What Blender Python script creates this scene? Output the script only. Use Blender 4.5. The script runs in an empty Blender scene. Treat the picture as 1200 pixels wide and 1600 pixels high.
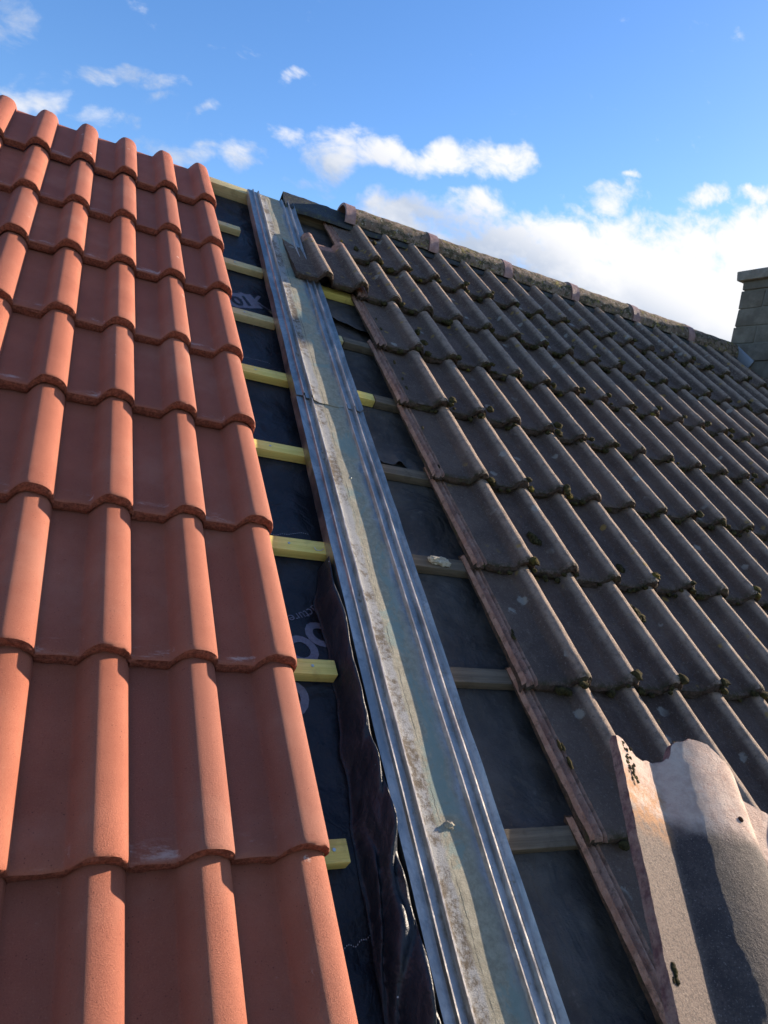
import bpy, bmesh, math, random
import numpy as np
from mathutils import Matrix, Vector, noise

# ------------------------------------------------------------------ frame of the roof
# u runs along the ridge, v up the slope, z off the slope (0 = level of the tile pans)
PITCH = math.radians(35)
EAVES_H = 5.2
ROOF = Matrix.Translation((0, 0, EAVES_H)) @ Matrix.Rotation(PITCH, 4, 'X')
sc = bpy.context.scene
col = sc.collection

# ------------------------------------------------------------------ camera
cam_d = bpy.data.cameras.new('camera'); cam = bpy.data.objects.new('camera', cam_d); col.objects.link(cam)
Cr = Vector((-0.49234923, -0.4336299, 1.07216219))
RX = Vector((0.8895, -0.2281, 0.3959)); RY = Vector((0.1402, -0.6884, -0.7117)); RZ = Vector((0.4348, 0.6886, -0.5803))
mc = Matrix((( RX.x, -RY.x, -RZ.x, Cr.x), (RX.y, -RY.y, -RZ.y, Cr.y), (RX.z, -RY.z, -RZ.z, Cr.z), (0, 0, 0, 1)))
# rows of the calibration are camera axes expressed in roof coordinates
R = np.array([[0.8895, -0.2281, 0.3959], [0.1402, -0.6884, -0.7117], [0.4348, 0.6886, -0.5803]])
mc = Matrix(((R[0][0], -R[1][0], -R[2][0], Cr.x), (R[0][1], -R[1][1], -R[2][1], Cr.y), (R[0][2], -R[1][2], -R[2][2], Cr.z), (0, 0, 0, 1)))
cam.matrix_world = ROOF @ mc
cam_d.sensor_fit = 'VERTICAL'; cam_d.sensor_height = 36; cam_d.lens = 25.627
cam_d.clip_start = 0.05; cam_d.clip_end = 5000
cam_d.dof.use_dof = True; cam_d.dof.focus_distance = 1.55; cam_d.dof.aperture_fstop = 16
sc.camera = cam
F = 1139.0
CAMW = cam.matrix_world.to_3x3()

def wdir(x, y):
    """world direction through a point of the view, used once to lay out the clouds in the sky"""
    return (CAMW @ Vector(((x-600)/F, -(y-800)/F, -1))).normalized()

# ------------------------------------------------------------------ sun and sky
sun_r = Vector((4.4, 1.45, 1.0)).normalized()          # direction to the sun in roof coordinates
sun_w = (ROOF.to_3x3() @ sun_r).normalized()
sd = bpy.data.lights.new('sun', 'SUN'); sd.energy = 5.0; sd.angle = math.radians(0.5); sd.color = (1.0, 0.83, 0.64)
so = bpy.data.objects.new('sun', sd); col.objects.link(so)
so.rotation_euler = sun_w.to_track_quat('Z', 'Y').to_euler(); so.location = (6, 4, 12)

W = bpy.data.worlds.new('World'); sc.world = W; W.use_nodes = True
nt = W.node_tree; N = nt.nodes; L = nt.links; N.clear()
def n_(t, **k):
    o = N.new(t)
    for a, b in k.items(): setattr(o, a, b)
    return o
def math_(op, a, b=None, c=None, clamp=False):
    m = N.new('ShaderNodeMath'); m.operation = op; m.use_clamp = clamp
    for i, v in enumerate((a, b, c)):
        if v is None: continue
        if isinstance(v, (int, float)): m.inputs[i].default_value = v
        else: L.new(v, m.inputs[i])
    return m.outputs[0]
sky = n_('ShaderNodeTexSky', sky_type='NISHITA', sun_disc=False)
sky.sun_elevation = math.asin(sun_w.z); sky.sun_rotation = math.atan2(sun_w.x, sun_w.y)
sky.altitude = 100; sky.air_density = 1.0; sky.dust_density = 0.3; sky.ozone_density = 2.2
hsv = n_('ShaderNodeHueSaturation'); hsv.inputs['Saturation'].default_value = 1.24; hsv.inputs['Hue'].default_value = 0.509; hsv.inputs['Value'].default_value = 1.0
L.new(sky.outputs[0], hsv.inputs['Color'])
bg = n_('ShaderNodeBackground'); bg.inputs[1].default_value = 0.102; L.new(hsv.outputs[0], bg.inputs[0])
tc = n_('ShaderNodeTexCoord'); sep = n_('ShaderNodeSeparateXYZ'); L.new(tc.outputs['Generated'], sep.inputs[0])
# gnomonic sky coordinates about the north horizon: east/north, height/north
yy = math_('MAXIMUM', sep.outputs['Y'], 0.12)
gx = math_('DIVIDE', sep.outputs['X'], yy); gz = math_('DIVIDE', sep.outputs['Z'], yy)
cmb = n_('ShaderNodeCombineXYZ'); L.new(gx, cmb.inputs[0]); L.new(gz, cmb.inputs[1])
def noise_(scale, detail, rough, vec, loc=(0, 0, 0), scl=(1, 1, 1), dist=0.0):
    mp = n_('ShaderNodeMapping'); mp.inputs['Location'].default_value = loc; mp.inputs['Scale'].default_value = scl
    L.new(vec, mp.inputs[0])
    t = n_('ShaderNodeTexNoise'); t.inputs['Scale'].default_value = scale; t.inputs['Detail'].default_value = detail
    t.inputs['Roughness'].default_value = rough; t.inputs['Distortion'].default_value = dist
    L.new(mp.outputs[0], t.inputs['Vector']); return t
def gpos(x, y):
    d = wdir(x, y); return d.x/d.y, d.z/d.y
# cloud groups of the day: centre, half width, half height (picture pixels, turned into sky coordinates), weight
blobs = [(530, 245, 52, 42, 1.0), (590, 240, 60, 38, .95), (670, 248, 70, 32, .95), (760, 255, 75, 34, .95), (810, 245, 35, 26, .75),
         (452, 219, 34, 20, .62), (375, 240, 44, 22, .58), (205, 131, 85, 20, .72), (270, 238, 80, 26, .75), (150, 195, 60, 20, .52), (40, 160, 75, 26, .72),
         (85, 130, 60, 26, .48), (20, 30, 70, 50, .42), (460, 118, 14, 22, .34), (342, 176, 26, 12, .42), (475, 293, 55, 16, .52), (235, 160, 40, 12, .36),
         (640, 345, 110, 42, .9), (760, 330, 60, 30, .8), (730, 400, 170, 70, 1.1), (870, 400, 130, 75, 1.15), (1000, 430, 150, 90, 1.2), (1120, 400, 130, 75, 1.15),
         (1200, 380, 100, 70, 1.15), (900, 500, 260, 90, 1.3), (1130, 500, 200, 120, 1.3), (960, 305, 55, 34, .72), (1105, 298, 44, 22, .72), (1190, 300, 30, 16, .8),
         (998, 274, 22, 9, .55), (1000, 345, 24, 24, .6), (1150, 310, 40, 16, .5), (560, 200, 40, 16, .4)]
mask = None
warp = noise_(9, 4, .6, cmb.outputs[0], (3.1, 1.2, 0))
wx = math_('MULTIPLY', math_('SUBTRACT', warp.outputs['Fac'], .5), .10)
sepw = n_('ShaderNodeSeparateColor'); L.new(warp.outputs['Color'], sepw.inputs[0])
wz = math_('MULTIPLY', math_('SUBTRACT', sepw.outputs[1], .5), .07)
px_, pz_ = math_('ADD', gx, wx), math_('ADD', gz, wz)
for (x, y, rx, ry, w) in blobs:
    cx, cz = gpos(x, y); ax, az = gpos(x+rx, y); bx_, bz = gpos(x, y-ry)
    # local sky axes of the ellipse
    e1 = Vector((ax-cx, az-cz)); e2 = Vector((bx_-cx, bz-cz))
    det = e1.x*e2.y - e1.y*e2.x
    dx = math_('SUBTRACT', px_, cx); dz = math_('SUBTRACT', pz_, cz)
    a = math_('ADD', math_('MULTIPLY', dx, e2.y/det), math_('MULTIPLY', dz, -e2.x/det))
    b = math_('ADD', math_('MULTIPLY', dx, -e1.y/det), math_('MULTIPLY', dz, e1.x/det))
    r2 = math_('ADD', math_('MULTIPLY', a, a), math_('MULTIPLY', b, b))
    m = math_('MULTIPLY', math_('SUBTRACT', 1.0, math_('MULTIPLY', r2, .62), clamp=True), w)
    mask = m if mask is None else math_('MAXIMUM', mask, m)
fb = noise_(13, 11, .62, cmb.outputs[0], (1.7, 4.2, 0), (1, 1.5, 1), .3)
fb2 = noise_(5.0, 6, .55, cmb.outputs[0], (7.7, 2.2, 0), (1, 1.6, 1))
fac = math_('ADD', mask, math_('MULTIPLY', math_('SUBTRACT', fb.outputs['Fac'], .5), 2.1))
ss = n_('ShaderNodeMapRange', interpolation_type='SMOOTHSTEP'); ss.inputs['From Min'].default_value = .24; ss.inputs['From Max'].default_value = .98
L.new(fac, ss.inputs['Value'])
north = n_('ShaderNodeMapRange', interpolation_type='SMOOTHSTEP'); north.inputs['From Min'].default_value = .10; north.inputs['From Max'].default_value = .3
L.new(sep.outputs['Y'], north.inputs['Value'])
cov = math_('MULTIPLY', ss.outputs[0], north.outputs[0], clamp=True)
rest = noise_(2.6, 8, .6, tc.outputs['Generated'], (2, 5, 1), (1, 1, 2.2))     # broken cloud out of view, added to make the shade light less blue
rs = n_('ShaderNodeMapRange', interpolation_type='SMOOTHSTEP'); rs.inputs['From Min'].default_value = .47; rs.inputs['From Max'].default_value = .60
L.new(rest.outputs['Fac'], rs.inputs['Value'])
away = n_('ShaderNodeMapRange', interpolation_type='SMOOTHSTEP'); away.inputs['From Min'].default_value = .05; away.inputs['From Max'].default_value = -.15
L.new(sep.outputs['Y'], away.inputs['Value'])
cov = math_('MAXIMUM', cov, math_('MULTIPLY', math_('MULTIPLY', rs.outputs[0], away.outputs[0]), .40))
# thick parts of the low bank turn grey-blue underneath
g0 = gpos(900, 375)[1]
thick = n_('ShaderNodeMapRange', interpolation_type='SMOOTHSTEP'); thick.inputs['From Min'].default_value = g0+.01; thick.inputs['From Max'].default_value = g0-.09
thick.inputs['To Min'].default_value = 0; thick.inputs['To Max'].default_value = 1
slant = math_('ADD', gz, math_('MULTIPLY', math_('SUBTRACT', gx, gpos(900, 375)[0]), .10))
L.new(slant, thick.inputs['Value'])
grey = math_('MULTIPLY', thick.outputs[0], math_('SUBTRACT', math_('MULTIPLY', fb2.outputs['Fac'], 5.0), 1.75, clamp=True), clamp=True)
cc = n_('ShaderNodeMix', data_type='RGBA'); cc.inputs[6].default_value = (.42, .42, .43, 1); cc.inputs[7].default_value = (.215, .25, .315, 1)
L.new(grey, cc.inputs[0])
cbg = n_('ShaderNodeBackground'); cbg.inputs[1].default_value = 1.0; L.new(cc.outputs[2], cbg.inputs[0])
mx = n_('ShaderNodeMixShader'); L.new(cov, mx.inputs[0]); L.new(bg.outputs[0], mx.inputs[1]); L.new(cbg.outputs[0], mx.inputs[2])
out = n_('ShaderNodeOutputWorld'); L.new(mx.outputs[0], out.inputs[0])
sc.view_settings.view_transform = 'Standard'; sc.view_settings.look = 'None'; sc.view_settings.gamma = 1
sc.view_settings.use_curve_mapping = False; sc.view_settings.exposure = 1.3
sc.render.engine = 'CYCLES'; sc.cycles.max_bounces = 6

rnd = random.Random(7)
# ------------------------------------------------------------------ materials
class Mat:
    def __init__(s, name, rough=.8, metallic=0.0, spec=.5):
        s.m = bpy.data.materials.new(name); s.m.use_nodes = True
        s.nt = s.m.node_tree; s.N = s.nt.nodes; s.L = s.nt.links
        s.b = s.N['Principled BSDF']; s.b.inputs['Roughness'].default_value = rough; s.b.inputs['Metallic'].default_value = metallic
        s.b.inputs['Specular IOR Level'].default_value = spec
        s.geo = s.N.new('ShaderNodeNewGeometry'); s.tc = s.N.new('ShaderNodeTexCoord'); s.oi = s.N.new('ShaderNodeObjectInfo')
    def noise(s, scale, detail=6, rough=.6, vec=None, scl=(1, 1, 1), dist=0, out='Fac', loc=(0, 0, 0)):
        mp = s.N.new('ShaderNodeMapping'); mp.inputs['Scale'].default_value = scl; mp.inputs['Location'].default_value = loc
        s.L.new(vec or s.geo.outputs['Position'], mp.inputs[0])
        t = s.N.new('ShaderNodeTexNoise'); t.inputs['Scale'].default_value = scale; t.inputs['Detail'].default_value = detail
        t.inputs['Roughness'].default_value = rough; t.inputs['Distortion'].default_value = dist
        s.L.new(mp.outputs[0], t.inputs['Vector']); return t.outputs[out]
    def voro(s, scale, vec=None, out='Distance', feature='F1'):
        t = s.N.new('ShaderNodeTexVoronoi'); t.feature = feature; t.inputs['Scale'].default_value = scale
        s.L.new(vec or s.geo.outputs['Position'], t.inputs['Vector']); return t.outputs[out]
    def rng(s, v, a, b, c=0.0, d=1.0, smooth=True):
        m = s.N.new('ShaderNodeMapRange'); m.interpolation_type = 'SMOOTHSTEP' if smooth else 'LINEAR'
        for k, x in zip(('From Min', 'From Max', 'To Min', 'To Max'), (a, b, c, d)): m.inputs[k].default_value = x
        s.L.new(v, m.inputs['Value']); return m.outputs[0]
    def ma(s, op, a, b=None, clamp=False):
        m = s.N.new('ShaderNodeMath'); m.operation = op; m.use_clamp = clamp
        for i, v in enumerate((a, b)):
            if v is None: continue
            if isinstance(v, (int, float)): m.inputs[i].default_value = v
            else: s.L.new(v, m.inputs[i])
        return m.outputs[0]
    def mix(s, f, a, b):
        m = s.N.new('ShaderNodeMix'); m.data_type = 'RGBA'
        for i, v in ((0, f), (6, a), (7, b)):
            if isinstance(v, (int, float)): m.inputs[i].default_value = v
            elif isinstance(v, tuple): m.inputs[i].default_value = (*v, 1)
            else: s.L.new(v, m.inputs[i])
        return m.outputs[2]
    def xyz(s, vec):
        t = s.N.new('ShaderNodeSeparateXYZ'); s.L.new(vec, t.inputs[0]); return t.outputs
    def color(s, c):
        if isinstance(c, tuple): s.b.inputs['Base Color'].default_value = (*c, 1)
        else: s.L.new(c, s.b.inputs['Base Color'])
        return s
    def set(s, name, v): s.L.new(v, s.b.inputs[name]); return s
    def bump(s, *hs, strength=1.0):
        prev = None
        for h, dist in hs:
            bm_ = s.N.new('ShaderNodeBump'); bm_.inputs['Distance'].default_value = dist; bm_.inputs['Strength'].default_value = strength
            s.L.new(h, bm_.inputs['Height'])
            if prev: s.L.new(prev, bm_.inputs['Normal'])
            prev = bm_.outputs[0]
        s.L.new(prev, s.b.inputs['Normal']); return s

# new red concrete tile: fine sand skin, efflorescence smears low on the pans
m = Mat('red_tile_skin', .74, spec=.3)
grain = m.noise(430, 4, .8); patch = m.noise(9, 5, .6); o = m.xyz(m.tc.outputs['Object'])
base = m.mix(m.rng(patch, .3, .7), (.290, .086, .048), (.350, .112, .064))
base = m.mix(m.rng(m.oi.outputs['Random'], 0, 1, 0, .75), base, (.245, .082, .054))
base = m.mix(m.rng(grain, .56, .70, 0, .50), base, (.46, .19, .115))
base = m.mix(m.rng(grain, .44, .33, 0, .60), base, (.165, .043, .025))
pits = m.voro(160); pm = m.rng(pits, .20, .12); pm = m.ma('MULTIPLY', pm, m.rng(m.noise(37, 2), .55, .62))
base = m.mix(m.ma('MULTIPLY', pm, .8), base, (.12, .03, .02))
sm = m.noise(20, 6, .75, scl=(.5, 1.6, 1.6)); low = m.ma('MULTIPLY', m.rng(o[1], .045, .015), m.rng(o[1], .002, .012)); flat = m.rng(o[2], .012, .002)
sm_f = m.ma('MULTIPLY', m.ma('MULTIPLY', low, flat), m.rng(sm, .52, .66, 0, .42))
base = m.mix(sm_f, base, (.72, .60, .56))
scf = m.ma('MULTIPLY', m.rng(m.noise(55, 7, .85, scl=(1, .4, 1)), .60, .70), m.rng(m.noise(5, 3, .6, loc=(6, 1, 1)), .50, .62, 0, .45)); veil = m.rng(m.noise(3.1, 5, .65, loc=(2, 8, 4)), .48, .72, 0, .22); base = m.mix(veil, base, (.48, .26, .19))
base = m.mix(scf, base, (.52, .30, .23))
sp = m.rng(m.voro(7.0), .055, .03); sp = m.ma('MULTIPLY', sp, m.rng(m.noise(120, 4, .8), .45, .6, 0, .7)); base = m.mix(sp, base, (.72, .66, .62))
m.color(base).bump((grain, .0016), (m.noise(1300, 2, .6), .0006))
RED = m.m
m = Mat('red_tile_broken_edge', .9, spec=.2)
m.color(m.mix(m.rng(m.noise(160, 6, .75), .35, .65), (.13, .035, .022), (.33, .10, .06))).bump((m.noise(260, 6, .8), .003))
RED_EDGE = m.m

def lichen(m, base, amt=1.0):
    # crusts of lichen: grey-white discs and ochre patches with ragged rims, more of both towards the ridge
    pos = m.xyz(m.geo.outputs['Position']); high = m.rng(pos[2], EAVES_H+.85, EAVES_H+1.55)
    j = m.noise(60, 4, .7)
    d1 = m.ma('ADD', m.voro(11), m.ma('MULTIPLY', j, .30)); ran = m.noise(6.1, 2, loc=(3, 5, 1))
    f1 = m.ma('MULTIPLY', m.rng(d1, .34, .27), m.rng(ran, .47, .55)); base = m.mix(m.ma('MULTIPLY', f1, .62*amt), base, (.36, .34, .30))
    d2 = m.ma('ADD', m.voro(17), m.ma('MULTIPLY', m.noise(45, 4, .7, loc=(9, 9, 9)), .30))
    thr = m.ma('ADD', m.ma('MULTIPLY', high, .5), 0.12)
    f2 = m.ma('MULTIPLY', m.rng(d2, .36, .28), m.rng(m.ma('ADD', m.noise(4.3, 3, loc=(1, 7, 2)), m.ma('MULTIPLY', high, .20)), .55, .62))
    base = m.mix(m.ma('MULTIPLY', f2, .75*amt), base, (.30, .185, .045))
    f3 = m.ma('MULTIPLY', m.rng(m.noise(85, 6, .75, loc=(4, 4, 4)), .52, .64), m.rng(high, 0, 1, .14, .75)); base = m.mix(m.ma('MULTIPLY', f3, .7*amt), base, (.29, .255, .19))
    return base

m = Mat('weathered_brown_tile_skin', .88, spec=.25)
o = m.xyz(m.tc.outputs['Object'])
big = m.noise(5.5, 6, .65); gr = m.noise(620, 3, .75)
base = m.mix(m.rng(big, .3, .72), (.076, .051, .043), (.145, .097, .077))
base = m.mix(m.rng(m.oi.outputs['Random'], 0, 1, 0, .4), base, (.100, .072, .060))
base = m.mix(m.rng(m.noise(28, 6, .7, scl=(1, .35, 1)), .48, .72, 0, .6), base, (.150, .108, .086))
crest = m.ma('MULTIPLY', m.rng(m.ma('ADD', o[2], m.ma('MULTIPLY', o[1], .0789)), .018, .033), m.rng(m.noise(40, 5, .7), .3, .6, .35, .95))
base = m.mix(crest, base, (.36, .262, .200))  # worn crests, their colour lifted further to brighten the sunlit strips
base = m.mix(m.rng(m.noise(170, 5, .75), .55, .68, 0, .55), base, (.26, .215, .185)); base = m.mix(m.rng(m.noise(130, 5, .75, loc=(8, 1, 3)), .56, .68, 0, .6), base, (.045, .036, .031))
base = m.mix(m.rng(gr, .60, .74, 0, .6), base, (.40, .34, .29))
base = m.mix(m.rng(gr, .40, .30, 0, .6), base, (.035, .028, .025))
base = lichen(m, base)
base = m.mix(m.ma('MULTIPLY', m.rng(o[1], .03, .0), m.rng(m.noise(70, 4, .7), .4, .6)), base, (.045, .038, .020))
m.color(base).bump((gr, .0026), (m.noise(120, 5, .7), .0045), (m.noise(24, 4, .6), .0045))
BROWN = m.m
m = Mat('bare_clay_of_old_tile', .85, spec=.25)
base = m.mix(m.rng(m.noise(30, 6, .7), .35, .65), (.25, .135, .100), (.36, .225, .175))
base = m.mix(m.rng(m.noise(55, 6, .75), .50, .66, 0, .7), base, (.085, .060, .045))
m.color(base).bump((m.noise(240, 5, .75), .003), (m.noise(60, 4, .6), .003))
CLAY = m.m
m = Mat('old_tile_broken_edge', .95, spec=.15)
base = m.mix(m.rng(m.noise(90, 6, .75), .35, .65), (.045, .034, .026), (.115, .072, .055))
base = m.mix(m.rng(m.noise(22, 4, .7), .52, .68, 0, .8), base, (.06, .055, .022))
m.color(base).bump((m.noise(230, 6, .8), .006), (m.noise(60, 4, .7), .006))
BROWN_EDGE = m.m

def wood(name, a, b, dark, rough=.75):
    m = Mat(name, rough, spec=.3); v = m.tc.outputs['Object']
    g = m.noise(60, 8, .65, vec=v, scl=(.05, 1, 1), dist=1.2); base = m.mix(m.rng(g, .35, .68), a, b)
    fine = m.noise(420, 4, .7, vec=v, scl=(.03, 1, 1)); base = m.mix(m.rng(fine, .55, .72, 0, .4), base, dark)
    st = m.noise(14, 5, .65, vec=m.geo.outputs['Position']); base = m.mix(m.rng(st, .54, .70, 0, .5), base, dark)
    kn = m.rng(m.voro(5.0), .075, .03); base = m.mix(m.ma('MULTIPLY', kn, .7), base, dark)
    m.color(base).bump((fine, .0009), (g, .0012)); return m.m
PINE = wood('fresh_yellow_treated_pine', (.60, .48, .12), (.74, .60, .19), (.36, .26, .08))
PALE = wood('pale_pine', (.44, .37, .18), (.54, .46, .25), (.24, .20, .10))
OLDW = wood('old_grey_brown_timber', (.090, .074, .056), (.145, .118, .088), (.045, .034, .025), .9)

m = Mat('black_breather_membrane', .42, spec=.3)
w = m.noise(900, 2, .5); base = m.mix(m.rng(m.noise(11, 5, .6), .4, .7), (.013, .016, .022), (.023, .027, .035))
dust = m.ma('MULTIPLY', m.rng(m.noise(130, 5, .8), .60, .72), m.rng(m.noise(3.2, 3), .45, .65, .05, .5)); base = m.mix(dust, base, (.16, .16, .17))
spk = m.rng(m.voro(24), .045, .02); base = m.mix(m.ma('MULTIPLY', spk, m.rng(m.noise(9, 1), .56, .6)), base, (.6, .62, .66))
m.color(base).bump((w, .0003), (m.noise(38, 5, .6), .0035), (m.noise(11, 3, .5, dist=1.5), .008))
MEMB = m.m
m = Mat('old_bitumen_felt', .78, spec=.3)
base = m.mix(m.rng(m.noise(7, 6, .65), .35, .7), (.036, .036, .038), (.075, .074, .074))
base = m.mix(m.rng(m.noise(45, 6, .75), .55, .75, 0, .6), base, (.13, .125, .12))
spk = m.rng(m.voro(21), .05, .02); base = m.mix(m.ma('MULTIPLY', spk, m.rng(m.noise(8, 1), .55, .6)), base, (.35, .37, .4))
m.color(base).bump((m.noise(300, 4, .7), .0015), (m.noise(18, 4, .6), .009), (m.noise(5, 3, .5, dist=2.0), .02))
FELT = m.m
m = Mat('grey_print', .55); m.color(m.mix(m.rng(m.noise(150, 4, .7), .4, .7), (.15, .155, .20), (.10, .105, .14))); PRINT = m.m
m = Mat('white_chalk_line', .8); m.color((.30, .31, .34)); CHALK = m.m

# zinc-coated steel gutter, silt and lime dried along its middle
m = Mat('galvanised_steel', .34, metallic=1.0)
sc_ = m.N.new('ShaderNodeMapping'); sc_.inputs['Scale'].default_value = (1/.907, 1, 1); m.L.new(m.tc.outputs['Object'], sc_.inputs[0]); o = m.xyz(sc_.outputs[0])
blot = m.noise(10, 6, .7, vec=m.tc.outputs['Object'], scl=(1.6, .55, 1), dist=1.6); fine = m.noise(90, 5, .7)
met = m.mix(m.rng(blot, .36, .66), (.33, .30, .265), (.54, .50, .45)); met = m.mix(m.rng(fine, .5, .7, 0, .5), met, (.24, .22, .20))
edge = m.ma('ADD', o[0], m.ma('MULTIPLY', m.ma('SUBTRACT', m.noise(6, 6, .72, vec=m.tc.outputs['Object'], scl=(.6, 1, 1)), .5), .075))
silt = m.ma('MULTIPLY', m.rng(edge, .044, .058), m.rng(m.ma('ADD', edge, m.ma('MULTIPLY', m.ma('SUBTRACT', m.noise(2.2, 3, .5, vec=m.tc.outputs['Object'], scl=(.1, 1, 1)), .5), .07)), .178, .145))
silt = m.ma('MAXIMUM', silt, m.ma('MULTIPLY', m.rng(m.noise(42, 6, .8), .60, .70), m.rng(o[0], .05, .06)))
silt = m.ma('MULTIPLY', silt, m.rng(o[2], .0015, -.0030))
tan_ = m.mix(m.rng(m.noise(70, 7, .75), .35, .68), (.225, .200, .145), (.335, .305, .230))
tan_ = m.mix(m.rng(m.noise(7, 6, .75, scl=(1, .5, 1), dist=1.5), .50, .60, 0, .85), tan_, (.20, .25, .22))
left = m.ma('ADD', o[0], m.ma('MULTIPLY', m.ma('SUBTRACT', m.noise(14, 6, .8, vec=m.tc.outputs['Object']), .5), .030))
lf = m.rng(left, .098, .088)
crud = m.mix(m.rng(m.ma('ADD', m.noise(85, 7, .8), m.ma('MULTIPLY', m.ma('SUBTRACT', m.noise(7, 4, .6, loc=(3, 3, 3)), .5), 1.1)), .62, .40), (.100, .078, .056), (.27, .27, .27)); tan_ = m.mix(lf, tan_, crud)
crack = m.rng(m.ma('ABSOLUTE', m.ma('SUBTRACT', m.ma('ADD', o[0], m.ma('MULTIPLY', m.ma('SUBTRACT', m.noise(13, 6, .8, vec=m.tc.outputs['Object'], scl=(.1, 1, 1)), .5), .016)), .101)), .0018, .0006)
tan_ = m.mix(m.ma('MULTIPLY', crack, m.rng(m.noise(11, 4, .7, loc=(2, 2, 2)), .42, .58, .1, .8)), tan_, (.04, .05, .05))
m.color(m.mix(silt, met, tan_))
m.set('Metallic', m.rng(silt, 0, 1, 1, 0)); m.set('Roughness', m.ma('ADD', m.rng(silt, 0, 1, .36, .85), m.ma('MULTIPLY', m.rng(blot, .3, .7, 0, .16), 1.0)))
m.bump((m.ma('MULTIPLY', silt, m.noise(260, 5, .8)), .0018), (m.noise(22, 3, .5), .0020), (m.noise(75, 3, .6), .0006))
ZINC = m.m
m = Mat('black_ridge_strip', .6, spec=.4)
base = m.mix(m.rng(m.noise(60, 6, .7), .52, .66), (.022, .024, .027), (.075, .080, .030)); m.color(base).bump((m.noise(160, 5, .7), .004)); STRIP = m.m
m = Mat('lichened_ridge_clay', .9, spec=.2)
base = m.mix(m.rng(m.noise(14, 6, .7), .35, .65), (.17, .118, .090), (.27, .20, .155))
base = m.mix(m.rng(m.noise(34, 7, .78), .47, .56, 0, .95), base, (.060, .055, .030))
base = m.mix(m.rng(m.noise(24, 6, .75, loc=(5, 2, 2)), .56, .63, 0, .9), base, (.27, .22, .055))
base = m.mix(m.rng(m.noise(60, 6, .75, loc=(1, 2, 8)), .56, .64, 0, .8), base, (.42, .40, .34))
m.color(base).bump((m.noise(110, 6, .8), .008), (m.noise(36, 5, .7), .010)); RIDGE = m.m
m = Mat('mauve_clay_collar', .6, spec=.4); m.color(m.mix(m.rng(m.noise(40, 5, .7), .35, .7), (.22, .125, .112), (.32, .20, .185))).bump((m.noise(150, 4, .7), .002)); COLLAR = m.m
m = Mat('moss', 1.0, spec=.1); base = m.mix(m.rng(m.noise(90, 5, .75), .35, .65), (.022, .019, .010), (.085, .070, .028))
base = m.mix(m.rng(m.noise(9, 3, .6), .58, .70, 0, .75), base, (.20, .145, .025)); m.color(base).bump((m.noise(420, 5, .8), .006)); MOSS = m.m
m = Mat('weathered_chimney_block', .95, spec=.15); base = m.mix(m.rng(m.noise(9, 6, .7), .35, .7), (.125, .108, .088), (.20, .175, .145))
base = m.mix(m.rng(m.noise(60, 5, .7), .55, .7, 0, .5), base, (.09, .085, .07)); m.color(base).bump((m.noise(120, 6, .75), .006)); BLOCK = m.m
m = Mat('chimney_mortar', .95); m.color((.15, .135, .112)).bump((m.noise(200, 5, .7), .004)); MORTAR = m.m
m = Mat('concrete_cap', .95); m.color(m.mix(m.rng(m.noise(20, 6, .7), .35, .7), (.18, .155, .13), (.27, .235, .20))).bump((m.noise(120, 6, .75), .006)); CAP = m.m
m = Mat('lead_flashing', .5, metallic=.6); m.color((.30, .31, .34)); LEADM = m.m
m = Mat('crumbled_mortar', .95); m.color(m.mix(m.rng(m.noise(120, 5, .7), .4, .65), (.36, .31, .23), (.52, .46, .36))).bump((m.noise(240, 5, .8), .004)); CRUMB = m.m
m = Mat('bright_nail_steel', .35, metallic=1.0); m.color((.6, .58, .52)); NAIL = m.m
m = Mat('meadow_ground', .95); m.color(m.mix(m.rng(m.noise(.2, 5), .4, .6), (.06, .08, .03), (.10, .095, .05))); GROUND = m.m

# foreground tile: dark sand skin, head end left as bare fired clay
m = Mat('weathered_tile_with_clay_head', .82, spec=.35)
o = m.xyz(m.tc.outputs['Object']); ov = m.tc.outputs['Object']
gr = m.noise(620, 3, .75, vec=ov); g2 = m.noise(430, 3, .7, vec=ov)
dark = m.mix(m.rng(m.noise(40, 6, .7, vec=ov), .35, .65), (.044, .032, .030), (.080, .058, .051))
dark = m.mix(m.rng(o[0], .066, .055), dark, (.125, .088, .071))
dark = m.mix(m.rng(gr, .60, .68, 0, .75), dark, (.34, .28, .245)); dark = m.mix(m.rng(g2, .50, .40, 0, .65), dark, (.03, .024, .024))
clay = m.mix(m.rng(m.noise(38, 6, .7, vec=ov), .35, .65), (.40, .265, .205), (.53, .39, .31))
clay = m.mix(m.rng(m.noise(60, 6, .75, vec=ov), .56, .68, 0, .6), clay, (.36, .18, .13))
line = m.ma('ADD', o[1], m.ma('MULTIPLY', m.ma('SUBTRACT', m.noise(38, 6, .75, vec=ov), .5), .030))
hd = m.rng(line, -.100, -.068)
rust = m.ma('MULTIPLY', m.rng(m.noise(60, 6, .8, vec=ov), .42, .58), m.ma('MULTIPLY', m.rng(line, -.125, -.085), m.rng(line, -.030, -.060)))
rust = m.ma('MULTIPLY', rust, m.rng(o[0], .066, .055))
base = m.mix(hd, dark, clay); base = m.mix(m.ma('MULTIPLY', rust, .8), base, (.38, .17, .055))
m.color(base).bump((gr, .0011), (g2, .0010), (m.noise(90, 4, .6, vec=ov), .0012)); FORE = m.m
m = Mat('purple_clay_break', .9, spec=.25); ov = m.tc.outputs['Object']
base = m.mix(m.rng(m.noise(55, 6, .75, vec=ov), .35, .62), (.17, .080, .085), (.40, .25, .21)); base = m.mix(m.rng(m.noise(90, 6, .8, vec=ov), .56, .66, 0, .7), base, (.09, .07, .06))
m.color(base).bump((m.noise(300, 6, .8, vec=ov), .004), (m.noise(90, 4, .7, vec=ov), .005)); FORE_EDGE = m.m

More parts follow.
